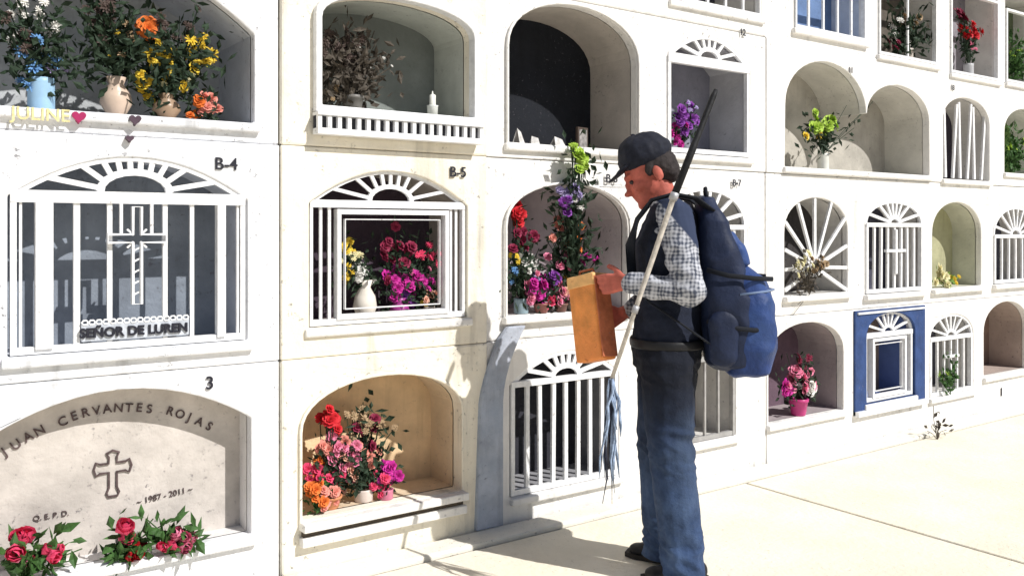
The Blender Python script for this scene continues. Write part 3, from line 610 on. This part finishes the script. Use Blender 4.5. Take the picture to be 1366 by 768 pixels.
JM=M('jeans_cloth',(.036,.064,.14),.9,.6,9,.4,90,stain=(.10,.15,.25),stain_amt=.8,zdark=(.28,.76,(.008,.010,.018)))
bm=Soup()
chain(bm,[((0,0,.95),(.122,.164,.04)),((0,0,.88),(.138,.175,.09)),((0,0,.82),(.130,.170,.07))],.03)
chain(bm,[((0,.085,.83),.108),((-.010,.095,.50),.086),((-.055,.10,.10),.080),((-.055,.10,.0),.084)],.02); chain(bm,[((0.01,-.085,.83),.108),((.030,-.095,.50),.086),((.01,-.10,.10),.080),((.015,-.10,.0),.084)],.02)
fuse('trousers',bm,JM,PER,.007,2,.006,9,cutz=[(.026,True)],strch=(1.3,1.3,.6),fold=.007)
bm=bmesh.new(); ring=[(math.cos(2*math.pi*i/40)*.142,math.sin(2*math.pi*i/40)*.180,.895) for i in range(41)]; tube(bm,ring,[(.005,.018)]*41,8); obj('belt',bm,M('belt_black',(.012,.012,.014),.5),PER,True)
SH=M('shoe_leather',(.015,.014,.016),.5,.2)
for fx,fy,a in ((-.07,.10,.10),(-.0,-.10,-.35)):
    bm=Soup(); rt=Matrix.Rotation(a,4,'Z')
    for c,r in (((-.035,0,.045),(.045,.040,.042)),((.02,0,.050),(.060,.042,.045)),((.07,0,.035),(.065,.045,.030)),((.115,0,.030),(.045,.043,.025)),((-.01,0,.09),(.045,.040,.035))): sph(bm,Vector((fx,fy,0))+rt@Vector(c),r,rt)
    sh=fuse('shoe',bm,SH,PER,.006,3,cutz=[(.012,True)])
    bm=bmesh.new(); pts=[(-.085,-.02),(-.085,.02),(-.05,.040),(.05,.042),(.12,.046),(.168,.028),(.172,-.02),(.12,-.046),(.05,-.042),(-.05,-.040)]
    lo=[bm.verts.new(Vector((fx,fy,0))+rt@Vector((x,y,0.001))) for x,y in pts]; hi=[bm.verts.new(Vector((fx,fy,0))+rt@Vector((x,y,.02))) for x,y in pts]; bm.faces.new(lo); bm.faces.new(hi)
    for i in range(10): bm.faces.new((lo[i],lo[(i+1)%10],hi[(i+1)%10],hi[i]))
    obj('sole',bm,M('sole_rubber',(.04,.035,.03),.8),sh)
# ---------------------------------------------------------------- backpack (same frame as the person)
BP=empty('backpack',(PX,PY,0),PRZ); tag(BP,'navy blue backpack worn on the back of the person in the cap','backpack')
BU=M('pack_nylon',(.014,.022,.055),.6,.35,10,.3,45); BB=M('pocket_nylon',(.022,.050,.18),.55,.5,9,.4,45,stain=(.05,.10,.25)); BD=M('pack_strap',(.010,.012,.018),.8,.3)
def loft(secs,n=40,ex=.45):
    bm=bmesh.new(); rings=[]
    for (z,cx,hx,hy) in secs:
        rg=[]
        for i in range(n):
            t=2*math.pi*i/n; c,s=math.cos(t),math.sin(t)
            rg.append(bm.verts.new((cx+hx*math.copysign(abs(c)**ex,c),hy*math.copysign(abs(s)**ex,s),z)))
        rings.append(rg)
    for i in range(len(rings)-1):
        for k in range(n): bm.faces.new((rings[i][k],rings[i][(k+1)%n],rings[i+1][(k+1)%n],rings[i+1][k]))
    bm.faces.new(rings[0]); bm.faces.new(rings[-1]); bmesh.ops.recalc_face_normals(bm,faces=bm.faces); return bm
fuse('pack_body',loft([(.80,-.225,.05,.10),(.82,-.230,.085,.14),(.90,-.235,.105,.155),(1.05,-.225,.105,.158),(1.18,-.205,.09,.152),(1.30,-.180,.070,.140),(1.40,-.160,.052,.12),(1.455,-.15,.03,.08)],ex=.6),BU,BP,.006,6,.008,10)
fuse('front_pocket',loft([(.775,-.28,.05,.10),(.79,-.295,.085,.13),(.88,-.310,.098,.150),(1.05,-.305,.095,.150),(1.14,-.285,.080,.140),(1.19,-.26,.04,.10)],ex=.7),BB,BP,.006,6,.008,12)
fuse('upper_pocket',loft([(1.185,-.26,.025,.09),(1.20,-.265,.045,.11),(1.27,-.250,.045,.11),(1.32,-.225,.025,.09)],ex=.7),BB,BP,.006,5,.006,14)
for s in (-1,1):
    bm=Soup(); chain(bm,[((-.20,.150*s,.86),(.055,.026,.04)),((-.20,.155*s,.98),(.058,.024,.05))],.02); fuse('side_pocket',bm,BU,BP,.006,4,.004,14)
    bm=bmesh.new(); tube(bm,[(-.16,.10*s,1.40),(-.10,.135*s,1.447),(-.02,.145*s,1.462),(.06,.14*s,1.44),(.115,.13*s,1.37),(.142,.13*s,1.27),(.135,.145*s,1.16),(.07,.180*s,1.06),(-.05,.185*s,.98),(-.16,.15*s,.90)],[(.030,.008)]*7+[(.014,.004)]*3,10)
    obj('shoulder_strap',bm,BD,BP,True)
    for z in (1.15,.96):
        bm=bmesh.new(); tube(bm,[(-.14,.160*s,z+.03),(-.22,.168*s,z+.01),(-.31,.160*s,z),(-.385,.10*s,z-.005)],[(.004,.009)]*4,8); obj('side_strap',bm,BD,BP,True)
bm=bmesh.new(); tube(bm,[(-.15,-.03,1.44),(-.145,-.02,1.49),(-.145,.02,1.49),(-.15,.03,1.44)],.007,8); obj('handle',bm,BD,BP,True)
bm=bmesh.new(); tube(bm,[(-.26,-.155,1.09),(-.36,-.12,1.10),(-.402,0,1.10),(-.36,.12,1.10),(-.26,.157,1.09)],.005,6); obj('zipper',bm,M('zip_pale',(.16,.22,.36),.5),BP,True)
# ---------------------------------------------------------------- orange case held in the hands
FO=empty('orange_case',(PX,PY,0),PRZ); FO.location=Matrix.Translation((PX,PY,0))@Matrix.Rotation(PRZ,4,'Z')@Vector((.290,.065,.985)); FO.rotation_euler=(R(5),R(13),PRZ+R(-38)); tag(FO,'narrow thick orange tan case held upright in hands of the person','case')
OR=M('case_orange',(.86,.32,.085),.6,.3,14,.5,60,speck=1.7,spc=(.45,.12,.05),stain=(.72,.22,.07))
OD=M('case_brown',(.50,.15,.07),.6,.4,14,.4,60,speck=1.6)
bm=bmesh.new(); box(bm,-.068,.072,-.045,.042,-.165,.165); bevelled('case_body',bm,OR,FO,.012,3)
bm=bmesh.new(); box(bm,-.074,-.0685,-.043,.040,-.155,.155); bevelled('side_flap',bm,OD,FO,.002)
bm=bmesh.new(); box(bm,-.070,.074,-.047,.0445,.120,.170); bevelled('lid',bm,M('case_edge',(.88,.50,.20),.6,.25,20,.4,60,speck=1.2,spc=(.5,.2,.08)),FO,.008,3)
bm=bmesh.new(); tube(bm,[(-.04,0,.168),(-.035,0,.190),(.035,0,.190),(.04,0,.168)],.005,8); obj('handle',bm,OD,FO,True)
# ---------------------------------------------------------------- slung pole
Zp=3.205
PO=empty('slung_pole',atZ(812,512,Zp)); tag(PO,'long thin pole leaning on shoulder of person, black above and pale below','pole'); B0=Vector(PO.location)
def pz(px,py,Z=Zp): return atZ(px,py,Z)-B0
top,mid,bot=pz(955,120,3.27),pz(899,262),pz(816,505)
bm=bmesh.new(); tube(bm,[top,top.lerp(mid,.06),top.lerp(mid,.5),top.lerp(mid,.52),mid],[.008,.011,.0115,.0135,.0135],12); obj('upper_shaft',bm,M('black_sleeve',(.012,.012,.014),.6,.3,40,.3),PO,True)
bm=bmesh.new(); tube(bm,[mid,mid.lerp(bot,.03),mid.lerp(bot,.5),bot],[.0135,.010,.009,.007],12); obj('lower_shaft',bm,M('pale_wood',(.58,.53,.47),.6,.35,40,.3,speck=1.8,spc=(.12,.1,.09)),PO,True)
for t0,t1,r in ((-.02,.02,.0155),(.60,.64,.012)):
    bm=bmesh.new(); tube(bm,[mid.lerp(bot,t0),mid.lerp(bot,t1)],r,12); obj('collar',bm,M('collar_steel',(.4,.4,.42),.5,.2,metal=.4),PO,True)
PBL=M('ribbon_blue',(.30,.38,.52),.8,.6,40,.3)
bm=bmesh.new()
for i in range(12):
    q=bot+Vector((random.uniform(-.006,.006),random.uniform(-.006,.006),0)); L=random.uniform(.14,.36); p0=q; pts=[q]
    for k in range(5): p0=p0+Vector((random.uniform(-.016,.012),random.uniform(-.014,.014),-L/5)); pts.append(p0)
    tube(bm,pts,[(.003,.006),(.006,.002),(.003,.007),(.006,.002),(.003,.006),(.001,.002)],5)
obj('ribbons',bm,PBL,PO,True)
bm=bmesh.new()
for i in range(7):
    q=bot+Vector((random.uniform(-.006,.006),random.uniform(-.006,.006),0)); L=random.uniform(.20,.46); p0=q; pts=[q]
    for k in range(5): p0=p0+Vector((random.uniform(-.018,.010),random.uniform(-.014,.014),-L/5)); pts.append(p0)
    tube(bm,pts,[.003,.0035,.003,.0035,.003,.001],5)
obj('tassel',bm,M('tassel_dark',(.04,.045,.07),.8),PO,True)
# ---------------------------------------------------------------- light, world, camera
d=Vector((-.33,.738,-.76)).normalized()
sl=bpy.data.lights.new('sun','SUN'); sl.energy=5; sl.angle=R(.5); sl.color=(1,.98,.94); so=bpy.data.objects.new('sun',sl); col.objects.link(so); so.rotation_euler=d.to_track_quat('-Z','Y').to_euler()
w=bpy.data.worlds.new('World'); scn.world=w; w.use_nodes=True; N=w.node_tree.nodes; sk=N.new('ShaderNodeTexSky'); sk.sky_type='NISHITA'; sk.sun_disc=False
sk.sun_elevation=R(43); sk.sun_rotation=math.atan2(.33,-.738); w.node_tree.links.new(sk.outputs[0],N['Background'].inputs[0]); N['Background'].inputs[1].default_value=.06
cd=bpy.data.cameras.new('camera'); cd.lens=36*F/1366; cd.sensor_width=36; cd.shift_y=-78/1366; cd.clip_end=300
co=bpy.data.objects.new('camera',cd); col.objects.link(co); co.location=CAM; co.rotation_euler=(R(90),0,-math.atan2(.5819,.8133)); scn.camera=co
scn.view_settings.view_transform='Standard'; scn.view_settings.look='None'; scn.view_settings.exposure=0
bpy.data.scenes.remove(TMP)
